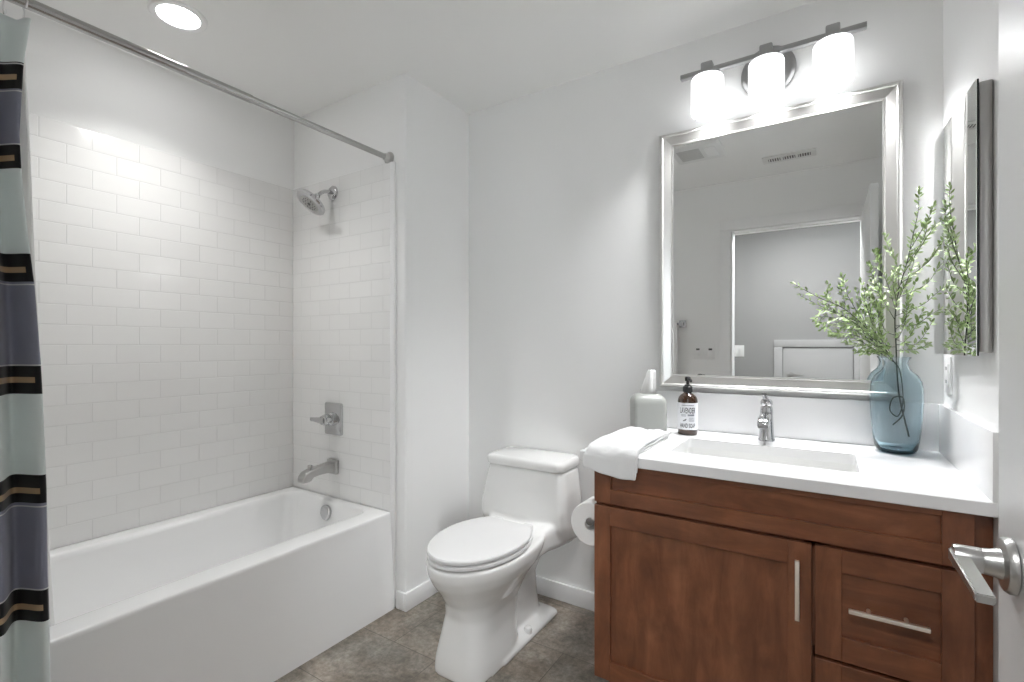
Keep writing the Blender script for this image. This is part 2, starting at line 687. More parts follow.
# hall cupboard with a low door
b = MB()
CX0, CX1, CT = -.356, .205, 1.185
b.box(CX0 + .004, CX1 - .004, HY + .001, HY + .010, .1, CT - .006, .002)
cup = struct('door_2', b, M['halltrim_dim'])
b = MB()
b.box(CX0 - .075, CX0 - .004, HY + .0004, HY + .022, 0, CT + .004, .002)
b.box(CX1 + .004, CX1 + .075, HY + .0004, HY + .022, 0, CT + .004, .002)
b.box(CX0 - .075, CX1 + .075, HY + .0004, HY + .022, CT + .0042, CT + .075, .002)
struct('trim_5', b, M['halltrim_dim'])
b = MB()
b.lathe([(.028, 0), (.028, .006), (.011, .010), (.011, .05)], (CX0 + .06, HY + .010, .925), (0, 1, 0), 24)
b.box(CX0 + .05, CX0 + .17, HY + .048, HY + .058, .918, .932, .002)
build('door_handle', b, M['satin'], cup)

# ------------------------------------------------------------------ bathtub
tub = thing('bathtub', 'white built-in bathtub with a flat apron under the subway tiles', 'bathtub', (-2.07, .85, 0))
b = MB()
TXo = -1.686
n = 7
outer = lambda x1, ins: rrect(TX + .010 + ins, x1 - ins, FY + .001 + ins, Y1 - .011 - ins, .004, n)
ix0, ix1, iy0, iy1 = -2.375, -1.788, .19, 1.548
inner = lambda d, r: rrect(ix0 + d, ix1 - d, iy0 + d, iy1 - d, r, n)
def inner2(dl, dr, df, db, r):
    return rrect(ix0 + dl, ix1 - dr, iy0 + df, iy1 - db, r, n)
rings = [at_z(outer(-1.660, 0), 0), at_z(outer(-1.664, 0), .09), at_z(outer(-1.684, 0), .42), at_z(outer(-1.684, .001), .43), at_z(outer(-1.684, .004), .435),
         at_z(outer(-1.684, .010), .436),
         at_z(inner(-.012, .075), .436), at_z(inner(-.004, .07), .434), at_z(inner(.002, .066), .428), at_z(inner(.006, .065), .41),
         at_z(inner2(.014, .014, .06, .022, .07), .34), at_z(inner2(.03, .03, .17, .04, .08), .2), at_z(inner2(.05, .05, .25, .06, .09), .12),
         at_z(inner2(.075, .075, .29, .085, .09), .085), at_z(inner2(.11, .11, .33, .12, .09), .075)]
b.loft(rings)
shell = build('tub_shell', b, M['acrylic'], tub, angle=50)
b = MB()
OV = (-2.08, 1.532, .377)
b.lathe([(.030, .012), (.036, .008), (.036, -.004), (.030, -.009), (.010, -.010)], OV, (0, -1, .08), 32)
b.lathe([(.035, 0)] * 2, OV, (0, -1, 0), 4) if False else None
b.box(OV[0] - .004, OV[0] + .004, OV[1] - .014, OV[1] - .004, OV[2] - .034, OV[2] - .022, .001)
ov = build('overflow_cover', b, M['chrome'], tub)
b = MB(); b.lathe([(.03, 0), (.03, .004), (.018, .006), (.018, .012), (.004, .013)], (-2.08, 1.33, .0745), (0, 0, 1), 28)
build('drain', b, M['chrome'], tub)

# spout
SX = -2.095
TY = Y1 - .009
sp_ = thing('tub_spout', 'squared chrome tub spout below the square valve plate', 'tub faucet', (SX, TY, .56))
b = MB()
SZ = .592
path = [(TY - .016, .026, SZ - .026, SZ + .026), (TY - .05, .026, SZ - .020, SZ + .024), (TY - .10, .027, SZ - .020, SZ + .019), (TY - .135, .0275, SZ - .024, SZ + .014), (TY - .150, .0275, SZ - .038, SZ + .011), (TY - .172, .027, SZ - .042, SZ + .004), (TY - .186, .026, SZ - .043, SZ - .012), (TY - .190, .023, SZ - .042, SZ - .024)]
rings = []
for y, hw, z0, z1 in path:
    rings.append([(SX + px, y, pz) for px, pz in rrect(-hw, hw, z0, z1, min(.006, (z1 - z0) / 2.2), 3)])
b.loft(rings)
build('spout_body', b, M['satin'], sp_)
b = MB(); b.box(SX - .035, SX + .035, TY - .02, TY, SZ - .036, SZ + .036, .004); build('flange', b, M['satin'], sp_)
b = MB(); b.lathe([(.006, 0), (.006, .012), (.011, .014), (.011, .024), (.009, .026)], (SX, TY - .14, SZ + .008), (0, 0, 1), 20); build('diverter_knob', b, M['satin'], sp_)

# valve
vz = .832
va = thing('shower_valve', 'square chrome valve plate with a lever on the tiled wall', 'shower valve', (SX, TY, vz - .08))
b = MB()
rings = [[(SX + px, TY - d, vz + pz) for px, pz in rrect(-w, w, -h, h, .010, 4)] for d, w, h in ((0, .066, .08), (.008, .066, .08), (.011, .062, .076))]
b.loft(rings)
build('valve_plate', b, M['chrome'], va)
b = MB(); b.lathe([(.034, .011), (.034, .03), (.030, .034), (.027, .036), (.027, .062), (.022, .066), (.022, .075), (.006, .076)], (SX, TY, vz), (0, -1, 0), 36)
hub = build('valve_hub', b, M['chrome'], va)
b = MB()
rings = [[(SX + x, TY - .07 + py, vz + pz) for py, pz in rrect(-hy, hy, -hz, hz, .004, 3)] for x, hy, hz in ((.015, .012, .014), (-.02, .012, .014), (-.055, .009, .011), (-.092, .007, .009))]
b.loft(rings)
build('lever', b, M['chrome'], va)

# shower head
shx, shz = -2.106, 1.956
sh = thing('shower_fixture', 'round chrome shower head on a bent arm above the tub', 'shower head', (shx, TY, shz - .1))
b = MB(); b.lathe([(.036, 0), (.036, .004), (.030, .010), (.014, .014)], (shx, TY, shz + .02), (0, -1, 0), 32); build('flange', b, M['chrome'], sh)
b = MB()
b.tube([(shx, TY, shz + .02), (shx, TY - .03, shz + .02), (shx, TY - .05, shz + .016), (shx, TY - .07, shz + .004), (shx, TY - .092, shz - .018)], .0095, 16)
build('arm', b, M['chrome'], sh)
hx = Vector((shx, TY - .092, shz - .018))
ax = Vector((-.16, -.62, -.77)).normalized()
b = MB()
b.lathe([(.008, -.01), (.014, -.004), (.017, .004), (.014, .012), (.017, .016), (.026, .022), (.040, .030), (.066, .036), (.076, .041), (.078, .050), (.073, .057), (.05, .059), (.004, .059)], hx, ax, 40)
head = build('spray_head', b, M['chrome'], sh)
b = MB()
b.lathe([(.049, .058), (.049, .0605), (.044, .0612), (.004, .0612)], hx, ax, 32)
build('spray_face', b, M['satin'], sh)
b = MB()
u = ax.orthogonal().normalized(); w = ax.cross(u)
for rad, k in ((.034, 14), (.022, 10)):
    for i in range(k):
        a = 2 * PI * i / k
        p = hx + ax * .0605 + (u * math.cos(a) + w * math.sin(a)) * rad
        b.cyl(p, p + ax * .003, .0028, .002, 8)
p = hx + ax * .0605
b.cyl(p, p + ax * .004, .009, .007, 16)
build('nozzles', b, M['rubber'], sh)

# ------------------------------------------------------------------ rod, hooks, curtain, liner
RXX, RZ = -1.709, 2.072
rod = thing('shower_rod', 'straight chrome shower curtain rod above the bathtub', 'curtain rod', (RXX, .85, RZ))
b = MB()
b.cyl((RXX, FY + .01, RZ), (RXX, .95, RZ), .0145, n=24)
build('rod_tube', b, M['rodmetal'], rod)
b = MB()
b.cyl((RXX, .95, RZ), (RXX, Y1 - .008, RZ), .0122, n=24)
build('inner_tube', b, M['rodmetal'], rod)
for y, s in ((Y1, -1), (FY, 1)):
    b = MB(); b.lathe([(.030, 0), (.030, .005), (.024, .010), (.018, .012), (.0165, .03), (.013, .034)], (RXX, y, RZ), (0, s, 0), 32)
    build('flange', b, M['satin'], rod)

def hook_mb(y):
    b = MB()
    pts = []
    for i in range(20):
        a = -PI * .35 + 1.7 * PI * i / 19
        pts.append((RXX + .0185 * math.cos(a), y, RZ + .0185 * math.sin(a)))
    pts += [(RXX - .014, y, RZ - .03), (RXX - .008, y, RZ - .046), (RXX + .002, y, RZ - .050), (RXX + .009, y, RZ - .043)]
    b.tube(pts, .0019, 8)
    return b


HYS = [.372, .335, .29, .245, .20, .155]
HL = ['white plastic curtain hook nearest the free edge of the striped curtain', 'white plastic curtain hook second from the free curtain edge', 'white plastic curtain hook third from the free curtain edge',
      'white plastic curtain hook fourth from the free curtain edge', 'white plastic curtain hook second from the end wall', 'white plastic curtain hook nearest the end wall']
h0 = tag(build('curtain_hook', hook_mb(HYS[0]), M['ring']), HL[0], 'curtain hook', 'hooks along the shower rod')
for y, lb in zip(HYS[1:], HL[1:]):
    copy_thing(h0, (0, y - HYS[0], 0), lb)


def interp(tab, z):
    for (z0, a), (z1, c) in zip(tab, tab[1:]):
        if z0 >= z >= z1:
            k = (z0 - z) / (z0 - z1)
            return a + (c - a) * k
    return tab[-1][1] if z < tab[-1][0] else tab[0][1]


def drape(name, x_of, edge, ztop, zbot, y0, waves, amp_of, mt, thick, phase, uvname='uv'):
    NU, NV = 90, 70
    bm = bmesh.new()
    uvl = bm.loops.layers.uv.new(uvname)
    grid = []
    for j in range(NV + 1):
        z = ztop + (zbot - ztop) * j / NV
        row = []
        for i in range(NU + 1):
            s = i / NU
            y = y0 + (edge(z) - y0) * s
            x = x_of(z) + amp_of(z) * math.sin(2 * PI * waves * s + phase + .25 * math.sin(z * 3.1)) + .003 * math.sin(9 * z + 11 * s)
            zz = z - (.010 * (1 - abs(math.cos(PI * 6 * s))) if j == 0 else 0)
            row.append(bm.verts.new((x, y, zz)))
        grid.append(row)
    for j in range(NV):
        for i in range(NU):
            f = bm.faces.new((grid[j][i], grid[j][i + 1], grid[j + 1][i + 1], grid[j + 1][i]))
            for l, (jj, ii) in zip(f.loops, ((j, i), (j, i + 1), (j + 1, i + 1), (j + 1, i))):
                l[uvl].uv = (ii / NU, (ztop + (zbot - ztop) * jj / NV) / 2.2)
    mb = MB.__new__(MB)
    mb.bm = bm
    o = build(name, mb, mt)
    md = o.modifiers.new('thickness', 'SOLIDIFY')
    md.thickness = thick
    md.offset = 0
    return o


ED = [(2.03, .377), (1.9, .360), (1.72, .350), (1.62, .353), (1.5, .361), (1.35, .373), (1.15, .381), (1.0, .384), (.85, .388), (.3, .391), (.05, .392)]
cu = drape('shower_curtain', lambda z: RXX + .012 + .073 * min(1, (2.02 - z) / 1.5), lambda z: interp(ED, z), 2.022, .07, .125, 3.35, lambda z: .020 + .012 * min(1, (2.02 - z)), M['curtain'], .0016, -.35)
tag(cu, 'shower curtain with sage, slate and black bands gathered at the left', 'shower curtain')
EL = [(2.03, .372), (1.75, .386), (1.0, .425), (.35, .464), (.2, .468)]
li = drape('shower_liner', lambda z: RXX - .018 - .115 * min(1, max(0, (2.0 - z)) / 1.55), lambda z: interp(EL, z), 2.02, .36, .27, 3.3, lambda z: .010, M['liner'], .0008, 1.0)
tag(li, 'pale sheer liner hanging inside the tub behind the banded curtain', 'shower liner')

# ------------------------------------------------------------------ ceiling fittings
LXc, LYc = -2.045, .862
rl = thing('recessed_light', 'round recessed ceiling light above the bathtub', 'ceiling light', (LXc, LYc, CZ - .012))
b = MB(); b.lathe([(.066, .001), (.07, -.006), (.088, -.008), (.094, -.004), (.095, 0), (.066, .001)], (LXc, LYc, CZ), (0, 0, 1), 48, False, False); build('trim_ring', b, M['trim'], rl)
b = MB(); b.lathe([(.068, -.001), (.06, -.0035), (.004, -.004)], (LXc, LYc, CZ), (0, 0, 1), 40, False, True); build('lens', b, M['lens'], rl)
lamp('downlight', 'AREA', (LXc, LYc, CZ - .014), P_DOWN, .13, color=(1, 1.0, .98), spread=1.9)

# hall lamp: unseen flush mount, added to fill the room through the doorway
hl = thing('hall_fill_light', 'round flush fill light added to the hall ceiling beyond the door', 'ceiling light', (-.20, -.40, CZ - .09))
b = MB(); b.lathe([(.16, 0), (.16, -.025), (.15, -.03)], (-.20, -.40, CZ), (0, 0, 1), 40); build('base', b, M['satin'], hl)
b = MB(); b.lathe([(.148, -.03), (.14, -.055), (.10, -.08), (.05, -.089), (.004, -.09)], (-.20, -.40, CZ), (0, 0, 1), 40); build('glass_bowl', b, M['hallfill'], hl)
lamp('hall_fill_lamp', 'AREA', (-.20, -.40, CZ - .1), P_HALL_FILL, .28, color=(1, 1, 1))

# supply vent and exhaust fan (seen in the mirror)
vt = thing('ceiling_vent', 'long white ceiling register with three groups of slots', 'vent', (-.207, .45, CZ - .01))
b = MB(); b.box(-.36, -.055, .385, .515, CZ - .008, CZ, .003); build('frame', b, M['vent'], vt)
for x0, x1 in ((-.325, -.255), (-.24, -.17), (-.155, -.085)):
    b = MB(); b.box(x0, x1, .425, .475, CZ - .0095, CZ - .006); build('backing', b, M['ventdark'], vt)
    k = 5
    for i in range(k):
        b = MB(); xx = x0 + (i + .5) * (x1 - x0) / k
        b.box(xx - .003, xx + .003, .422, .478, CZ - .013, CZ - .008, .0008); build('slat', b, M['vent'], vt)
ef = thing('exhaust_fan', 'square white exhaust fan grille in the ceiling', 'vent', (-.69, .86, CZ - .02))
b = MB()
rings = [at_z(rrect(-.69 - w, -.69 + w, .86 - w, .86 + w, .012, 4), CZ - z) for z, w in ((0, .15), (.008, .15), (.02, .135))]
b.loft(rings); build('cover', b, M['vent'], ef)
for i in range(11):
    b = MB(); b.box(-.80, -.665, .775 + i * .0165, .783 + i * .0165, CZ - .0215, CZ - .0195); build('slot', b, M['fanslot'], ef)
b = MB(); b.box(-.64, -.575, .78, .94, CZ - .024, CZ - .019, .004); build('fan_lens', b, M['plate'], ef)

# ------------------------------------------------------------------ toilet
TCX = -1.132
to = thing('toilet', 'white one-piece toilet with a closed elongated seat', 'toilet', (TCX, 1.68, 0))


def egg(yf, yb, hw, z, n=40, pf=2.0, pb=2.6, ymid=None):
    """plan outline: rounded nose at yf, squarer tail at yb"""
    ym = ymid if ymid is not None else yf + (yb - yf) * .52
    out = []
    for i in range(n):
        a = 2 * PI * i / n
        c, s = math.cos(a), math.sin(a)
        p = pf if s < 0 else pb
        x = hw * math.copysign(abs(c) ** (2 / p), c)
        y = ym + (s and math.copysign(abs(s) ** (2 / p), s)) * ((ym - yf) if s < 0 else (yb - ym))
        out.append((TCX + x, y, z))
    return out


b = MB()
# pedestal and bowl
b.loft([egg(1.346, 1.70, .117, 0, pf=4.2, ymid=1.54), egg(1.350, 1.70, .113, .05, pf=4.2, ymid=1.54), egg(1.368, 1.71, .100, .14, pf=3.6, ymid=1.54), egg(1.380, 1.73, .097, .20, pf=2.9, ymid=1.54),
        egg(1.368, 1.78, .110, .25, pf=2.3, ymid=1.55), egg(1.335, 1.80, .140, .30, ymid=1.55), egg(1.305, 1.83, .166, .340, ymid=1.56), egg(1.288, 1.86, .178, .376, ymid=1.56),
        egg(1.284, 1.88, .181, .405, ymid=1.56), egg(1.287, 1.88, .179, .413, ymid=1.56), egg(1.295, 1.88, .172, .416, ymid=1.56)])
# trapway and foot
b.loft([[(TCX + x, y, z) for x, y in rrect(-hw, hw, 1.60, yb, .05, 6)] for z, hw, yb in ((0, .070, 1.92), (.12, .062, 1.90), (.22, .066, 1.88), (.30, .09, 1.9), (.40, .13, 1.95))])
b.loft([[(TCX + x, y, z) for x, y in rrect(-hw, hw, 1.50, yb, .03, 6)] for z, hw, yb in ((0, .124, 1.965), (.016, .123, 1.962), (.026, .112, 1.95), (.040, .066, 1.93))])
# deck sweeping up to the tank
def deck(y, dx, hw, zb, zt, r=.024):
    return [(TCX + dx + x, y, z) for x, z in rrect(-hw, hw, zb, zt, min(r, (zt - zb) / 2.2), 5)]
b.loft([deck(1.60, 0, .140, .30, .411), deck(1.70, 0, .140, .31, .414), deck(1.76, 0, .143, .320, .419), deck(1.81, -.004, .160, .330, .43), deck(1.86, -.010, .190, .334, .455), deck(1.92, -.015, .208, .335, .47), deck(2.03, -.015, .214, .335, .49)])
# tank
b.loft([[(TCX + dx + x, y, z) for x, y in rrect(-hw, hw, yf, 2.045, r, 6)] for z, dx, hw, yf, r in
        ((.335, -.015, .198, 1.90, .05), (.36, -.015, .214, 1.862, .05), (.42, -.018, .226, 1.838, .045), (.48, -.017, .223, 1.838, .04), (.56, -.012, .2115, 1.844, .038), (.62, -.010, .202, 1.852, .036), (.654, -.008, .194, 1.857, .034))])
body = build('toilet_body', b, M['ceramic'], to)
rm = body.modifiers.new('fuse', 'REMESH'); rm.mode = 'VOXEL'; rm.voxel_size = .0055; rm.use_smooth_shade = True
sm = body.modifiers.new('soften', 'SMOOTH'); sm.iterations = 10; sm.factor = .5
b = MB()
b.loft([[(TCX - .008 + x, y, z) for x, y in rrect(-hw, hw, yf, 2.05, .035, 8)] for z, hw, yf in
        ((.6575, .189, 1.855), (.659, .196, 1.845), (.675, .1995, 1.842), (.690, .198, 1.844), (.697, .193, 1.850), (.700, .183, 1.862))])
build('tank_lid', b, M['ceramic'], to)

def seat_ring(hw, yf, yb, z):
    """elongated outline cut straight at the hinge line"""
    pts = []
    N = 48
    ym = 1.545
    for i in range(N + 1):
        a = PI + PI * i / N
        pts.append((hw * math.cos(a), ym + (ym - yf) * math.sin(a)))
    # sides narrowing back
    back = []
    for i in range(1, 13):
        k = i / 12
        back.append((hw * (1 - .38 * k ** 2.1), ym + (yb - ym) * k))
    right = [(x, y) for x, y in back]
    left = [(-x, y) for x, y in reversed(back)]
    return [(TCX + x, y, z) for x, y in pts + right + left]


b = MB()
b.loft([seat_ring(.169, 1.294, 1.745, .4215), seat_ring(.174, 1.288, 1.748, .4245), seat_ring(.174, 1.288, 1.748, .4345), seat_ring(.169, 1.293, 1.745, .437)])
build('seat', b, M['seat'], to)
b = MB()
b.loft([seat_ring(.166, 1.296, 1.733, .4425), seat_ring(.174, 1.287, 1.736, .445), seat_ring(.174, 1.287, 1.736, .454), seat_ring(.170, 1.291, 1.733, .4585), seat_ring(.156, 1.305, 1.72, .4605), seat_ring(.10, 1.38, 1.66, .462)])
build('seat_lid', b, M['seat'], to)
for s in (-1, 1):
    b = MB(); b.box(TCX + s * .075 - .022, TCX + s * .075 + .022, 1.742, 1.775, .414, .450, .008, 3); build('hinge', b, M['seat'], to)
    b = MB(); b.lathe([(.017, 0), (.017, .014), (.014, .023), (.006, .027)], (TCX + s * .100, 1.72, .024), (s * .12, 0, 1), 20); build('bolt_cap', b, M['ceramic'], to)
# supply valve is hidden behind the bowl

# ------------------------------------------------------------------ vanity cabinet
VX0, VX1, VF, VT = -.631, .279, 1.488, .829
vc = thing('vanity_cabinet', 'dark stained wooden vanity cabinet under the white counter', 'cabinet', (-.17, 1.78, 0))
b = MB()
b.box(VX0, VX0 + .018, VF, BY - .002, .13, VT)
b.box(VX1 - .018, VX1, VF, BY - .002, .13, VT)
b.box(VX0, VX1, VF, BY - .002, .13, .148)
b.box(VX0, VX1, BY - .012, BY - .002, .13, VT)
b.box(VX0 + .018, VX1 - .018, VF, VF + .018, VT - .03, VT)
b.box(VX0 + .018, VX1 - .018, VF, VF + .018, .68, .71)
b.box(-.05, -.01, VF, VF + .018, .148, .7)
b.box(-.03, VX1 - .018, VF, VF + .018, .395, .425)
build('carcass', b, M['wood_v'], vc, smooth=False)
b = MB(); b.box(VX1, RX - .001, VF + .016, VF + .034, .0, VT); build('filler_strip', b, M['wood_v'], vc, smooth=False)
b = MB(); b.box(VX0 + .02, VX1, VF + .06, VF + .078, 0, .13); build('toe_kick', b, M['wood_h'], vc, smooth=False)


def shaker(name, x0, x1, z0, z1, st, rt, rb, parent, panel_h=False):
    """recessed panel with two stiles and two rails, each grained its own way"""
    y0, y1 = VF - .020, VF - .001
    e = .0009
    b = MB()
    b.box(x0 + st - .003, x1 - st + .003, y0 + .010, y1 - .003, z0 + rb - .003, z1 - rt + .003)
    o = build(name, b, M['wood_h'] if panel_h else M['wood_v'], parent, smooth=False)
    for a, c in ((x0, x0 + st), (x1 - st, x1)):
        b = MB(); b.box(a, c, y0, y1, z0, z1, e, 1); build('stile', b, M['wood_v'], o, smooth=False)
    for a, c in ((z1 - rt, z1), (z0, z0 + rb)):
        b = MB(); b.box(x0 + st, x1 - st, y0, y1, a, c, e, 1); build('rail', b, M['wood_h'], o, smooth=False)
    return o


shaker('false_front', VX0 + .001, VX1 - .002, .7005, .8265, .055, .014, .045, vc, True)
dr = shaker('door', VX0 + .001, -.0325, .137, .690, .053, .060, .06, vc)
d1_ = shaker('drawer', -.0245, VX1 - .002, .413, .690, .056, .056, .060, vc, True)
d2_ = shaker('drawer', -.0245, VX1 - .002, .137, .404, .056, .056, .060, vc, True)


def pull(p0, p1, posts, parent):
    b = MB()
    p0, p1 = Vector(p0), Vector(p1)
    b.box(min(p0.x, p1.x) - .005, max(p0.x, p1.x) + .005, p0.y - .005, p0.y + .005, min(p0.z, p1.z) - .005, max(p0.z, p1.z) + .005, .0015)
    for k in posts:
        q = p0.lerp(p1, k)
        b.cyl((q.x, q.y, q.z), (q.x, VF - .0195, q.z), .0045, n=12)
    return build('handle', b, M['handle'], parent)


pull((-.063, 1.440, .505), (-.063, 1.440, .648), (.2, .8), dr)
pull((.050, 1.440, .556), (.193, 1.440, .556), (.25, .75), d1_)
pull((.050, 1.440, .275), (.193, 1.440, .275), (.25, .75), d2_)

# ------------------------------------------------------------------ counter, splashes, basin
CT0, CT1 = .829, .861
CX0, CX1, CF = -.673, RX - .0005, 1.450
ct = thing('countertop', 'white quartz vanity countertop with a sink cutout', 'countertop', (-.18, 1.76, CT0))
hole = rrect(-.425, .075, 1.597, 1.862, .018, 5)
outl = rrect(CX0, CX1, CF, BY - .0005, .003, 5)
b = MB()
b.loft([at_z(outl, CT0 + .002), at_z(outl, CT1 - .002), at_z(rrect(CX0 + .002, CX1 - .002, CF + .002, BY - .0025, .003, 5), CT1), at_z(hole, CT1), at_z(hole, CT0), at_z(rrect(CX0 + .002, CX1 - .002, CF + .002, BY - .0025, .003, 5), CT0), at_z(outl, CT0 + .002)], False, False)
bmesh.ops.remove_doubles(b.bm, verts=b.bm.verts, dist=1e-6)
build('slab', b, M['quartz'], ct, angle=25)
b = MB(); b.box(CX0, RX - .0005, BY - .013, BY - .0005, CT1, 1.014, .0015); build('backsplash', b, M['quartz'], ct)
b = MB(); b.box(RX - .013, RX - .0005, CF, BY - .0135, CT1, 1.014, .0015); build('side_splash', b, M['quartz'], ct)
sk = thing('sink_basin', 'white rectangular undermount sink basin set in the countertop', 'sink', (-.175, 1.73, .69))
b = MB()
def bas(d, r, z, extra=0):
    return at_z(rrect(-.430 + d, .080 - d, 1.592 + d + extra, 1.867 - d, r, 6), z)
b.loft([bas(-.012, .02, CT0 - .012), bas(-.012, .02, CT0 - .001), bas(0, .02, CT0 - .001), bas(.004, .03, CT0 - .03), bas(.012, .04, .745), bas(.03, .05, .715), bas(.06, .05, .703), bas(.10, .03, .699), bas(.085, .05, .690), bas(.02, .05, .705), bas(-.006, .03, .745), bas(-.012, .02, CT0 - .012)], False, False)
f0 = [v for v in b.bm.verts if abs(v.co.z - .699) < 1e-6]
bmesh.ops.remove_doubles(b.bm, verts=b.bm.verts, dist=1e-6)
bmesh.ops.holes_fill(b.bm, edges=b.bm.edges, sides=0)
# close the floor of the bowl
fl = rrect(-.33, -.02, 1.692, 1.767, .03, 6)
b.loft([at_z(fl, .6995), at_z(fl, .690)])
build('bowl', b, M['ceramic'], sk)
b = MB(); b.lathe([(.024, 0), (.024, .003), (.017, .004), (.017, .002), (.004, .002)], (-.175, 1.73, .6995), (0, 0, 1), 28); build('drain', b, M['chrome'], sk)

# faucet
FX, FYc = -.181, 1.968
fc = thing('faucet', 'single-handle chrome faucet standing behind the sink', 'faucet', (FX, FYc, CT1))
b = MB()
def oval(hw, hd, z, dy=0, n=28):
    return [(FX + hw * math.cos(2 * PI * i / n), FYc + dy + hd * math.sin(2 * PI * i / n), z) for i in range(n)]
b.loft([oval(.0275, .028, CT1), oval(.0275, .028, CT1 + .006), oval(.0245, .025, CT1 + .010), oval(.0225, .023, CT1 + .05), oval(.0205, .022, CT1 + .085), oval(.021, .022, CT1 + .105), oval(.0195, .021, CT1 + .118), oval(.016, .018, CT1 + .125)])
build('faucet_body', b, M['chrome'], fc)
b = MB()
rings = []
for y, z, hw, hh in ((FYc - .005, CT1 + .085, .017, .020), (FYc - .05, CT1 + .090, .0175, .015), (FYc - .09, CT1 + .084, .0185, .013), (FYc - .115, CT1 + .074, .0185, .012), (FYc - .122, CT1 + .068, .016, .009)):
    rings.append([(FX + x, y, z + zz) for x, zz in rrect(-hw, hw, -hh, hh, hh * .7, 5)])
b.loft(rings)
build('spout', b, M['chrome'], fc)
b = MB()
b.loft([oval(.0165, .018, CT1 + .1255), oval(.0195, .021, CT1 + .130), oval(.0195, .021, CT1 + .140), oval(.015, .016, CT1 + .148)])
rings = []
for y, z, hw, hh in ((FYc + .012, CT1 + .142, .012, .006), (FYc - .02, CT1 + .150, .011, .005), (FYc - .05, CT1 + .162, .009, .004), (FYc - .072, CT1 + .172, .007, .003)):
    rings.append([(FX + x, y, z + zz) for x, zz in rrect(-hw, hw, -hh, hh, hh * .8, 4)])
b.loft(rings)
build('lever', b, M['chrome'], fc)

# ------------------------------------------------------------------ soap bottle
BX, BYb, BR = -.449, 1.945, .0365
so = thing('soap_bottle', 'amber pump bottle of lavender hand soap beside the sink', 'soap bottle', (BX, BYb, CT1))
b = MB()
b.lathe([(.030, 0), (.034, .001), (BR, .005), (BR, .126), (.0355, .134), (.0325, .143), (.026, .151), (.0165, .157), (.0145, .160), (.0145, .166)], (BX, BYb, CT1 + .0005), (0, 0, 1), 40)
build('bottle', b, M['amber'], so)
b = MB()
n = 40
b.lathe([(BR + .0004, .022), (BR + .0007, .022), (BR + .0007, .123), (BR + .0004, .123)], (BX, BYb, CT1), (0, 0, 1), 48, False, False)
lab = build('label', b, M['label'], so)
b = MB()
b.lathe([(.0175, .163), (.0185, .164), (.0185, .180), (.017, .183), (.012, .186), (.0125, .190), (.006, .192), (.0055, .207)], (BX, BYb, CT1), (0, 0, 1), 28)
build('pump_collar', b, M['black'], so)
b = MB()
b.lathe([(.0095, .204), (.0105, .206), (.0105, .218), (.007, .221), (.002, .2215)], (BX, BYb, CT1), (0, 0, 1), 20)
b.tube([(BX, BYb, CT1 + .213), (BX + .012, BYb - .022, CT1 + .213), (BX + .019, BYb - .034, CT1 + .209), (BX + .020, BYb - .036, CT1 + .203)], [.006, .0055, .005, .0045], 10)
build('pump_head', b, M['black'], so)

# lettering wrapped on the label; it faces the camera
FACE = math.atan2(-BYb, -BX)      # direction from bottle to camera, in plan


def wrap(mb_verts_faces, name, z, material, dz=.0012):
    b = MB()
    vs, fs = mb_verts_faces
    bv = []
    for x, y in vs:
        a = FACE + x / BR
        bv.append(b.bm.verts.new((BX + (BR + dz) * math.cos(a), BYb + (BR + dz) * math.sin(a), z + y)))
    for f in fs:
        try:
            b.bm.faces.new([bv[i] for i in f])
        except ValueError:
            pass
    return build(name, b, material, lab, smooth=False)


def text_mesh(s, height, width):
    cu_ = bpy.data.curves.new('lettering', 'FONT')
    cu_.body = s
    cu_.align_x = 'CENTER'
    cu_.offset = .016
    cu_.space_character = 1.08
    o = bpy.data.objects.new('lettering', cu_)
    COL.objects.link(o)
    bpy.context.view_layer.update()
    me = o.to_mesh()
    vs = [(v.co.x, v.co.y) for v in me.vertices]
    fs = [list(p.vertices) for p in me.polygons]
    o.to_mesh_clear()
    bpy.data.objects.remove(o)
    x0, x1 = min(v[0] for v in vs), max(v[0] for v in vs)
    y0, y1 = min(v[1] for v in vs), max(v[1] for v in vs)
    return [((x - (x0 + x1) / 2) / (x1 - x0) * width, (y - y0) / (y1 - y0) * height) for x, y in vs], fs


def bars(rects):
    vs, fs = [], []
    for x0, x1, y0, y1 in rects:
        k = len(vs)
        m_ = max(1, int((x1 - x0) / .004))
        for i in range(m_ + 1):
            x = x0 + (x1 - x0) * i / m_
            vs += [(x, y0), (x, y1)]
        for i in range(m_):
            fs.append([k + 2 * i, k + 2 * i + 2, k + 2 * i + 3, k + 2 * i + 1])
    return vs, fs


wrap(text_mesh('LAVENDER', .022, .056), 'lettering', CT1 + .084, M['ink'])
wrap(text_mesh('HAND SOAP', .017, .056), 'lettering', CT1 + .029, M['ink'])
random.seed(3)
small = []
x = -.022
while x < .022:
    w_ = random.uniform(.0012, .003)
    small.append((x, min(x + w_, .0225), .1125, .1155))
    x += w_ + .0008
wrap(bars(small), 'small_print', CT1, M['inkgrey'])
small = []
for zz in (.077, .0725):
    x = -.024
    while x < -.006:
        w_ = random.uniform(.001, .003); small.append((x, min(x + w_, -.005), zz, zz + .0025)); x += w_ + .001
for zz in (.0775, .074):
    small.append((.0, .024, zz, zz + .003))
for zz in (.066, .062, .058, .054):
    x = .004
    while x < .024:
        w_ = random.uniform(.001, .0035); small.append((x, min(x + w_, .0245), zz, zz + .0022)); x += w_ + .001
wrap(bars(small), 'small_print', CT1, M['inkgrey'])
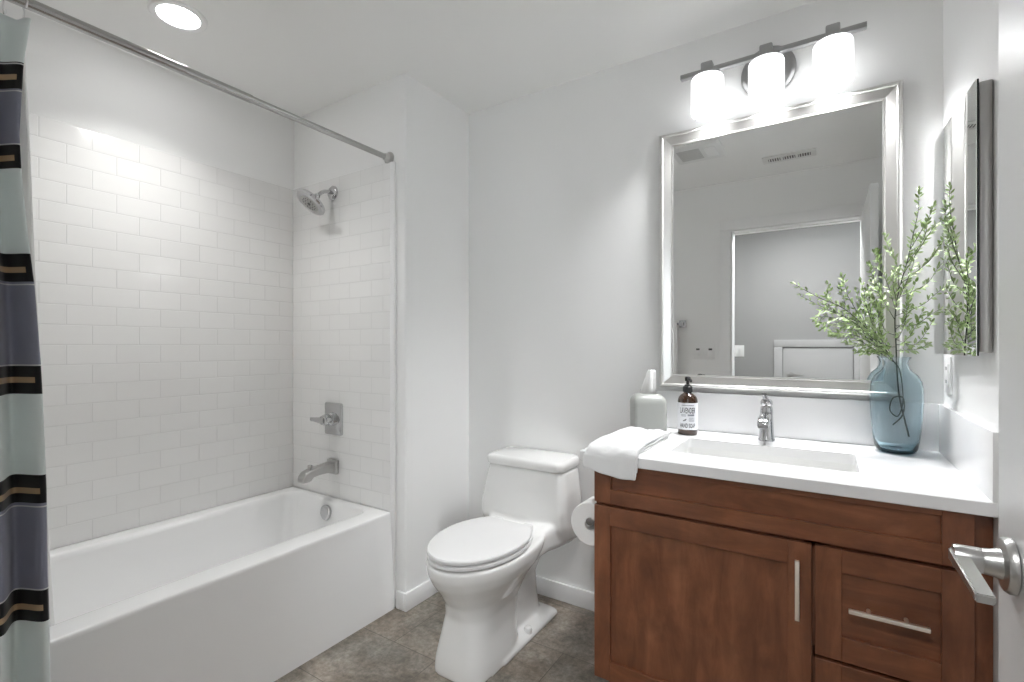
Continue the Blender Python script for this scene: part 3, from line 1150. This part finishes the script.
# the little sprig printed at the left of the label
vs, fs = [], []
for k, (sx, sy, a, L_) in enumerate(((-.018, .054, .5, .007), (-.014, .057, .5, .008), (-.010, .059, .6, .008), (-.016, .056, -.2, .006), (-.012, .058, -.1, .006))):
    q = len(vs)
    ca, sa = math.cos(a), math.sin(a)
    for px, py in ((0, 0), (L_ * .5, -.0018), (L_, 0), (L_ * .5, .0018)):
        vs.append((sx + px * ca - py * sa, sy + px * sa + py * ca))
    fs.append([q, q + 1, q + 2, q + 3])
wrap((vs, fs), 'printed_sprig', CT1, M['ink'])

# ------------------------------------------------------------------ tissue box and tissue
def tissue_rot(cx, cy, a):
    return Matrix.Translation((cx, cy, 0)) @ Matrix.Rotation(a, 4, 'Z')


KX, KY, KA = -.600, 1.935, math.radians(27)
tb = thing('tissue_box', 'grey square tissue box cover with rounded shoulders at counter end', 'tissue box', (KX, KY, CT1))
b = MB()
def sq(w, z, r):
    return at_z(rrect(-w, w, -w, w, r, 6), z)
z0 = CT1 + .0005
b.loft([sq(.059, z0, .014), sq(.063, z0 + .003, .016), sq(.064, z0 + .112, .016), sq(.0625, z0 + .124, .02), sq(.058, z0 + .135, .022), sq(.050, z0 + .143, .024), sq(.040, z0 + .148, .024), sq(.032, z0 + .150, .02), sq(.030, z0 + .148, .018), sq(.028, z0 + .135, .016)])
b.xform(tissue_rot(KX, KY, KA))
build('cover', b, M['frosted'], tb)
b = MB()
b.torus((KX, KY, z0 + .151), .030, .0025, (0, 0, 1), 28, 8)
build('opening_rim', b, M['satin'], tb)
b = MB()
rings = []
for k, (w_, d_, z, dx) in enumerate(((.018, .010, .138, -.003), (.026, .012, .152, -.003), (.025, .012, .175, .001), (.021, .011, .20, .006), (.018, .009, .226, .011), (.015, .004, .240, .013))):
    ring = []
    for i in range(36):
        a = 2 * PI * i / 36
        wob = 1 + .16 * math.sin(5 * a + k * .6) + .08 * math.sin(9 * a + k)
        ring.append((KX + dx + w_ * wob * math.cos(a), KY + d_ * wob * math.sin(a), z0 + z + .004 * math.sin(3 * a + 1) * (k > 3)))
    rings.append(ring)
b.loft(rings)
tag(build('tissue', b, M['paper'], angle=60), 'white tissue sticking up from the grey tissue box', 'tissue')

# ------------------------------------------------------------------ folded hand towel on the counter corner
def sheet_path(ofs):
    """profile of the fold seen from the side: (y, z) from back to hanging hem"""
    zt = CT1 + .0035 + ofs
    yf = CF - .004 - ofs
    p = [(1.84 - ofs * 1.2, zt), (1.80, zt), (1.72, zt + .003), (1.64, zt), (1.56, zt + .002), (1.50, zt)]
    for i in range(1, 7):
        a = PI / 2 * i / 6
        p.append((yf + .03 - .03 * math.sin(a), zt - .03 + .03 * math.cos(a)))
    p += [(yf - .001, CT1 - .045 - ofs * .2)]
    return p


tw = thing('hand_towel', 'white hand towel folded over the left front corner of the counter', 'towel', (-.57, 1.64, CT1))
random.seed(11)
for k, (ofs, x0, x1, hem) in enumerate(((.0, -.648, -.482, .030), (.0095, -.650, -.478, .040), (.019, -.646, -.474, .050))):
    prof = sheet_path(ofs)
    prof[-1] = (prof[-1][0], CT1 - hem)
    bm = bmesh.new()
    NX = 26
    # refine along the path
    pts = []
    for (a, c) in zip(prof, prof[1:]):
        for q in range(4):
            pts.append((a[0] + (c[0] - a[0]) * q / 4, a[1] + (c[1] - a[1]) * q / 4))
    pts.append(prof[-1])
    NP = len(pts)
    grid = []
    for j, (y, z) in enumerate(pts):
        row = []
        fr = j / (NP - 1)
        for i in range(NX + 1):
            s = i / NX
            skew = .020 * (1 - fr) * (1 - s) - .0 * s
            x = x0 + (x1 - x0) * s + .004 * math.sin(9 * fr + k) + (.0 if s < .5 else .010 * (1 - fr) * (-1))
            wv = .0026 * math.sin(11 * s + 3 * k) * math.sin(8 * fr + k) + .0015 * math.sin(27 * s + 14 * fr) * math.sin(5 * fr + k)
            hang = max(0, (fr - .86) / .14)
            row.append(bm.verts.new((x, y + skew - (.003 * math.sin(17 * s + k) + .004) * hang, z + wv * (1 - hang) + .006 * hang * math.sin(4 * s + k) - .012 * hang * s)))
        grid.append(row)
    for j in range(NP - 1):
        for i in range(NX):
            bm.faces.new((grid[j][i], grid[j + 1][i], grid[j + 1][i + 1], grid[j][i + 1]))
    mb = MB.__new__(MB); mb.bm = bm
    o = build('fold', mb, M['towel'], tw, angle=80)
    md = o.modifiers.new('thickness', 'SOLIDIFY'); md.thickness = .0085; md.offset = 0
    md2 = o.modifiers.new('round', 'SUBSURF'); md2.levels = 1; md2.render_levels = 1

# ------------------------------------------------------------------ vase and branches
PX, PY = .1865, 1.972
b = MB()
outer_p = [(.020, .0), (.044, .001), (.050, .005), (.055, .015), (.0605, .05), (.066, .11), (.0685, .16), (.0685, .198), (.0655, .224), (.055, .246), (.040, .260), (.033, .272), (.0305, .284), (.032, .292), (.0375, .300), (.0385, .3035)]
inner_p = [(.036, .304), (.0345, .301), (.029, .292), (.0275, .284), (.030, .272), (.036, .259), (.052, .244), (.0622, .222), (.0652, .198), (.0652, .16), (.0627, .11), (.0572, .05), (.050, .018), (.042, .010), (.004, .008)]
b.lathe(outer_p + inner_p, (PX, PY, CT1 + .0005), (0, 0, 1), 48)
vs_ = tag(build('vase', b, M['vase'], angle=60), 'rounded blue glass vase with a narrow neck on the counter', 'vase')


def bez(pts, n=14):
    """smooth curve through points (Catmull-Rom)"""
    P = [Vector(p) for p in pts]
    P = [P[0] * 2 - P[1]] + P + [P[-1] * 2 - P[-2]]
    out = []
    for i in range(1, len(P) - 2):
        for k in range(n):
            t_ = k / n
            a, b_, c_, d_ = P[i - 1], P[i], P[i + 1], P[i + 2]
            out.append(.5 * ((2 * b_) + (c_ - a) * t_ + (2 * a - 5 * b_ + 4 * c_ - d_) * t_ ** 2 + (3 * b_ - a - 3 * c_ + d_) * t_ ** 3))
    out.append(P[-2])
    return out


def leaf(bm, p, d, up, L_, W_):
    d = d.normalized()
    s = d.cross(up)
    if s.length < 1e-4:
        s = d.orthogonal()
    s.normalize()
    nrm = s.cross(d)
    fold = .22
    pts = [(0, 0), (.22, .36), (.5, .5), (.78, .36), (1, 0)]
    mid, lft, rgt = [], [], []
    for tt, ww in pts:
        c_ = p + d * L_ * tt - nrm * L_ * .18 * tt * tt
        mid.append(bm.verts.new(c_))
        if 0 < tt < 1:
            lft.append(bm.verts.new(c_ + s * W_ * ww + nrm * W_ * fold * ww))
            rgt.append(bm.verts.new(c_ - s * W_ * ww + nrm * W_ * fold * ww))
    for side in (lft, rgt):
        bm.faces.new((mid[0], side[0], mid[1]))
        for i in range(2):
            bm.faces.new((mid[i + 1], side[i], side[i + 1], mid[i + 2]))
        bm.faces.new((mid[3], side[2], mid[4]))


def branch(name, label, main, r0, twigs, seed, leafy_from=.45):
    rnd = random.Random(seed)
    root = thing(name, label, 'branch', main[0])
    sb, lb = MB(), MB()
    cm = bez(main)
    nm = len(cm)
    sb.tube(cm, [r0 * 1.15 * (1 - .7 * i / (nm - 1)) for i in range(nm)], 7)

    def dress(path, start, dens, size):
        acc = 0
        side = 1
        tot = sum((b_ - a).length for a, b_ in zip(path, path[1:]))
        run = 0
        for a, b_ in zip(path, path[1:]):
            L_ = (b_ - a).length
            run += L_
            acc += L_
            if run / tot < start:
                acc = 0
                continue
            if acc > dens:
                acc = 0
                dd = (b_ - a).normalized()
                for sgn in (1, -1):
                    if rnd.random() < .12:
                        continue
                    ang = rnd.uniform(0, 2 * PI)
                    o = dd.orthogonal().normalized()
                    o = Matrix.Rotation(ang, 3, dd) @ o
                    ld = (dd * rnd.uniform(.5, 1.0) + o * rnd.uniform(.5, .9) * sgn + Vector((0, 0, .1)))
                    upv = Vector((rnd.uniform(-.7, .7), -1, rnd.uniform(0, 1)))
                    leaf(lb.bm, b_ + o * sgn * .001, ld, upv, rnd.uniform(.8, 1.25) * size, rnd.uniform(.85, 1.2) * size * .36)
        # tip
        leaf(lb.bm, path[-1], path[-1] - path[-2], Vector((0, -1, .3)), size * .9, size * .4)

    for tw_ in twigs:
        k, pts = tw_[0], tw_[1:]
        c_ = bez([cm[int(k * (nm - 1))]] + [Vector(p) for p in pts], 12)
        m_ = len(c_)
        sb.tube(c_, [r0 * .5 * (1 - .7 * i / (m_ - 1)) for i in range(m_)], 5)
        dress(c_, .18, .0064, .0158)
    dress(cm, leafy_from, .0080, .0158)
    for q in (sb, lb):          # keep clear of the mirrored cabinet door
        for v_ in q.bm.verts:
            if v_.co.z > 1.16 and v_.co.y > 1.45:
                v_.co.x = min(v_.co.x, .2825 - .0366 * (v_.co.y - 1.5))
    build('stem', sb, M['stem'], root)
    build('leaves', lb, M['leaf'], root)
    return root


from math import cos, sin
YAW = math.radians(32.8)
def at(u, v, y):
    """point on the plane at depth y (metres from the camera position) under image position u, v - used only to lay out the sprays"""
    t_ = (u - 512) / 488
    rx, ry, rz = -sin(YAW) + cos(YAW) * t_, cos(YAW) + sin(YAW) * t_, -(v - 346) / 488
    k = y / ry
    return (rx * k, y, CAMZ + rz * k)


# upright spray, its stem looped at the foot of the vase
up_main = [at(909, 437, 1.965), at(900, 400, 1.97), at(897, 372, 1.966), at(896, 345, 1.965), at(895, 318, 1.955), at(899, 290, 1.94), at(907, 262, 1.93), at(913, 235, 1.92), at(918, 212, 1.91), at(919, 190, 1.905)]
branch('leafy_branch', 'tall upright spray of small pale green leaves in the vase', up_main, .0022, [
    (.62, at(925, 240, 1.86), at(935, 226, 1.83), at(945, 217, 1.78)),
    (.58, at(928, 262, 1.84), at(938, 248, 1.80), at(947, 236, 1.77)),
    (.53, at(925, 285, 1.84), at(938, 268, 1.80), at(949, 256, 1.76)),
    (.46, at(922, 305, 1.85), at(938, 292, 1.80), at(951, 284, 1.75)),
    (.42, at(915, 325, 1.87), at(930, 315, 1.82), at(940, 309, 1.79)),
    (.36, at(912, 345, 1.90), at(922, 338, 1.87), at(932, 322, 1.83)),
    (.72, at(923, 228, 1.88), at(930, 215, 1.86), at(934, 205, 1.84)),
    (.55, at(897, 265, 1.93), at(889, 250, 1.92), at(885, 236, 1.91)),
    (.48, at(888, 285, 1.94), at(880, 268, 1.93), at(874, 253, 1.92)),
    (.44, at(886, 305, 1.94), at(878, 292, 1.93), at(872, 282, 1.92)),
    (.50, at(905, 285, 1.88), at(912, 268, 1.85), at(915, 255, 1.82)),
    (.66, at(920, 245, 1.89), at(926, 232, 1.87), at(926, 222, 1.86)),
    (.40, at(905, 320, 1.90), at(908, 300, 1.86), at(916, 282, 1.83)),
    (.38, at(885, 330, 1.93), at(880, 312, 1.90), at(884, 296, 1.88)),
    (.34, at(904, 342, 1.92), at(915, 328, 1.88), at(922, 312, 1.85)),
    (.33, at(888, 346, 1.93), at(878, 336, 1.91), at(868, 322, 1.90)),
    (.36, at(900, 335, 1.90), at(906, 318, 1.86), at(907, 300, 1.84)),
    (.45, at(896, 300, 1.90), at(893, 284, 1.87), at(895, 270, 1.86)),
    (.31, at(906, 350, 1.92), at(918, 349, 1.89), at(928, 344, 1.86)),
], 5, .55)
lf_main = [at(893, 425, 1.985), at(903, 414, 1.97), at(903, 398, 1.965), at(893, 398, 1.965), at(890, 410, 1.97), at(898, 416, 1.98), at(903, 400, 1.98), at(900, 372, 1.968), at(893, 360, 1.962), at(880, 342, 1.94), at(862, 324, 1.91), at(843, 308, 1.88), at(820, 298, 1.86), at(794, 284, 1.84)]
branch('leafy_branch', 'spray of pale green leaves leaning left out of the vase', lf_main, .0020, [
    (.74, at(850, 300, 1.90), at(846, 288, 1.90), at(842, 276, 1.90)),
    (.78, at(826, 310, 1.85), at(818, 316, 1.83), at(815, 319, 1.82)),
    (.70, at(866, 305, 1.90), at(864, 292, 1.90), at(861, 281, 1.90)),
    (.70, at(846, 318, 1.85), at(832, 320, 1.82), at(820, 325, 1.80)),
    (.66, at(872, 318, 1.92), at(870, 300, 1.91), at(868, 288, 1.90)),
    (.64, at(862, 338, 1.88), at(846, 334, 1.86), at(832, 332, 1.84)),
    (.62, at(880, 330, 1.92), at(878, 312, 1.90), at(874, 300, 1.89)),
    (.84, at(826, 298, 1.88), at(830, 290, 1.88), at(828, 284, 1.88)),
    (.60, at(872, 348, 1.90), at(858, 344, 1.87), at(848, 342, 1.86)),
    (.58, at(876, 338, 1.93), at(866, 328, 1.92), at(858, 314, 1.91)),
    (.57, at(884, 352, 1.92), at(872, 354, 1.89), at(862, 352, 1.87)),
    (.66, at(860, 328, 1.88), at(850, 326, 1.85), at(838, 326, 1.83)),
], 9, .60)

# ------------------------------------------------------------------ wall mirror
MX0, MX1, MZ0, MZ1 = -.585, .212, 1.030, 2.076
wm = thing('wall_mirror', 'large mirror in a silver frame above the sink', 'mirror', ((MX0 + MX1) / 2, BY, MZ0))
b = MB()
prof = [(0, 0), (0, .020), (.004, .028), (.010, .031), (.014, .030), (.017, .026), (.046, .017), (.049, .019), (.053, .018), (.054, .013), (.054, 0)]   # (inset, standoff)
rings = []
for ins, d in prof:
    rings.append([(x, BY - .0008 - d, z) for x, z in ((MX0 + ins, MZ0 + ins), (MX1 - ins, MZ0 + ins), (MX1 - ins, MZ1 - ins), (MX0 + ins, MZ1 - ins))])
b.loft(rings, False, False)
build('frame', b, M['frame'], wm, angle=20)
b = MB(); b.box(MX0 + .05, MX1 - .05, BY - .013, BY - .006, MZ0 + .05, MZ1 - .05); build('glass', b, M['mirror'], wm, smooth=False)

# ------------------------------------------------------------------ vanity light
VZ, VY = 2.247, 1.967
vl = thing('vanity_light', 'three-lamp bar light with white glass shades above the mirror', 'wall light', (-.183, BY, 2.15))
b = MB(); b.lathe([(.092, 0), (.092, .012), (.084, .020), (.075, .022), (.004, .023)], (-.184, BY, 2.228), (0, -1, 0), 44); build('backplate', b, M['nickel'], vl)
b = MB(); b.box(-.205, -.160, VY - .004, BY - .02, 2.236, 2.262, .003); build('arm', b, M['nickel'], vl)
b = MB(); b.box(-.48, .111, VY - .011, VY + .011, VZ - .009, VZ + .009, .002); build('bar', b, M['nickel'], vl)
for x in (-.382, -.182, .018):
    b = MB()
    b.box(x - .021, x + .021, VY - .020, VY + .020, VZ - .004, VZ + .030, .005)
    b.lathe([(.02, 0), (.044, -.003), (.044, -.013), (.04, -.0135)], (x, VY, VZ - .010), (0, 0, 1), 32)
    sk_ = build('socket', b, M['nickel'], vl)
    b = MB()
    b.lathe([(.040, .001), (.050, .0), (.0555, -.003), (.058, -.010), (.058, -.134), (.0555, -.136), (.053, -.134), (.053, -.02), (.004, -.006)], (x, VY, VZ - .024), (0, 0, 1), 40, False, False)
    build('glass_shade', b, M['shade'], vl)
    lamp('bulb', 'AREA', (x, VY, VZ - .115), P_BULB, .085, color=(.98, .99, 1))

# ------------------------------------------------------------------ medicine cabinet, outlet
MCF, MY0, MY1, MCZ0, MCZ1 = .285, 1.500, 1.910, 1.177, 1.806
mc = thing('medicine_cabinet', 'slim mirrored medicine cabinet on the right wall', 'cabinet', (RX, 1.70, MCZ0))
b = MB(); b.box(MCF + .006, RX - .0005, MY0 + .004, MY1 - .004, MCZ0 + .008, MCZ1 - .006, .003); build('cabinet_body', b, M['satin'], mc)
# the mirror door hangs a touch open at its far edge
swing = Matrix.Translation((MCF, MY0, 0)) @ Matrix.Rotation(math.atan2(.015, .408), 4, 'Z') @ Matrix.Translation((-MCF, -MY0, 0))
b = MB(); b.box(MCF + .0015, MCF + .005, MY0 + .0005, MY1 - .0005, MCZ0 + .0005, MCZ1 - .0005); b.xform(swing); md = build('mirror_door', b, M['mirroredge'], mc, smooth=False)
b = MB(); b.box(MCF, MCF + .0014, MY0, MY1, MCZ0, MCZ1); b.xform(swing); build('mirror_face', b, M['mirror'], md, smooth=False)

ol = thing('wall_outlet', 'white outlet plate on the right wall below the mirrored cabinet', 'outlet', (RX, 1.965, 1.055))
b = MB(); b.box(RX - .006, RX - .0003, 1.928, 2.000, 1.055, 1.168, .002); build('cover_plate', b, M['plate'], ol)
b = MB(); b.box(RX - .009, RX - .0055, 1.947, 1.981, 1.078, 1.146, .001); rc = build('receptacle', b, M['plate'], ol)
for z in (1.092, 1.132):
    for y in (1.958, 1.970):
        b = MB(); b.box(RX - .0096, RX - .0085, y - .0012, y + .0012, z - .005, z + .005)
        build('slot', b, M['slot'], rc)

# ------------------------------------------------------------------ toilet paper on the side of the vanity
QX, QY, QZ, QR = -.711, 1.622, .560, .078
b = MB()
b.lathe([(.022, 0), (QR - .003, 0), (QR, .004), (QR, .098), (QR - .003, .102), (.022, .102), (.022, 0)], (QX, QY, QZ), (0, 1, 0), 48, False, False)
roll = tag(build('toilet_paper_roll', b, M['paper']), 'white toilet paper roll hanging on the left side of the vanity', 'toilet paper')
hp = thing('toilet_paper_holder', 'chrome toilet paper holder on the left side of the vanity', 'paper holder', (VX0, QY + .12, QZ))
b = MB()
b.cyl((QX, QY - .004, QZ + .0132), (QX, QY + .125, QZ + .0132), .0095, n=20)
b.lathe([(.0135, 0), (.0135, .006)], (QX, QY - .010, QZ + .0132), (0, 1, 0), 24)
build('spindle', b, M['chrome'], hp)
b = MB(); b.tube([(QX, QY + .12, QZ + .0132), (QX + .03, QY + .124, QZ + .0132), (VX0 - .012, QY + .124, QZ + .0132)], .0095, 14); build('arm', b, M['chrome'], hp)
b = MB(); b.box(VX0 - .012, VX0 - .0005, QY + .10, QY + .148, QZ - .015, QZ + .033, .003); build('mount', b, M['chrome'], hp)

# ------------------------------------------------------------------ on the door wall (seen in the mirror)
def switch_plate(name, label, xc, zc, y, kinds, w, s=1):
    o = thing(name, label, 'light switch', (xc, y, zc - .06))
    b = MB(); b.box(xc - w / 2, xc + w / 2, y, y + .006, zc - .058, zc + .058, .002); build('cover_plate', b, M['plate'], o)
    for i, k in enumerate(kinds):
        xx = xc + (i - (len(kinds) - 1) / 2) * .046
        b = MB(); b.box(xx - .0165, xx + .0165, y + .0055, y + .0095, zc - .034, zc + .034, .0015)
        r_ = build('rocker', b, M['plate'], o)
        if k == 'dark':
            b = MB(); b.box(xx - .013, xx + .013, y + .009, y + .0102, zc + .012, zc + .026, .0004); build('button', b, M['slot'], r_)
    return o


switch_plate('switch_plate', 'triple white switch plate on the wall beside the doorway', -.80, 1.155, FY, ('dark', 'plain', 'dark'), .155)
switch_plate('switch_plate', 'double white switch plate on the hall wall beyond the doorway', -.755, 1.150, HY, ('plain', 'plain'), .115)
tbz = 1.375
tbx = thing('towel_bar', 'chrome towel bar on the door wall left of the switch plate', 'towel bar', (-1.2, FY, tbz))
b = MB(); b.cyl((-1.52, FY + .06, tbz), (-.955, FY + .06, tbz), .008, n=16); build('bar', b, M['chrome'], tbx)
for x in (-1.5, -.962):
    b = MB(); b.box(x - .026, x + .026, FY, FY + .012, tbz - .028, tbz + .028, .002); b.box(x - .014, x + .014, FY + .008, FY + .074, tbz - .015, tbz + .015, .002); build('post', b, M['chrome'], tbx)
b = MB()
rings = []
for z, o_ in [(tbz + .0105, 0)] + [(tbz - .02 - .0125 * i, .0025 * (i % 2)) for i in range(50)]:
    rings.append(at_z(rrect(-1.45, -.990, FY + .044 - o_, FY + .076 + o_, .012, 3), z))
b.loft(rings)
tag(build('bath_towel', b, M['ribbed'], angle=60), 'white ribbed bath towel hanging on the towel bar', 'towel')
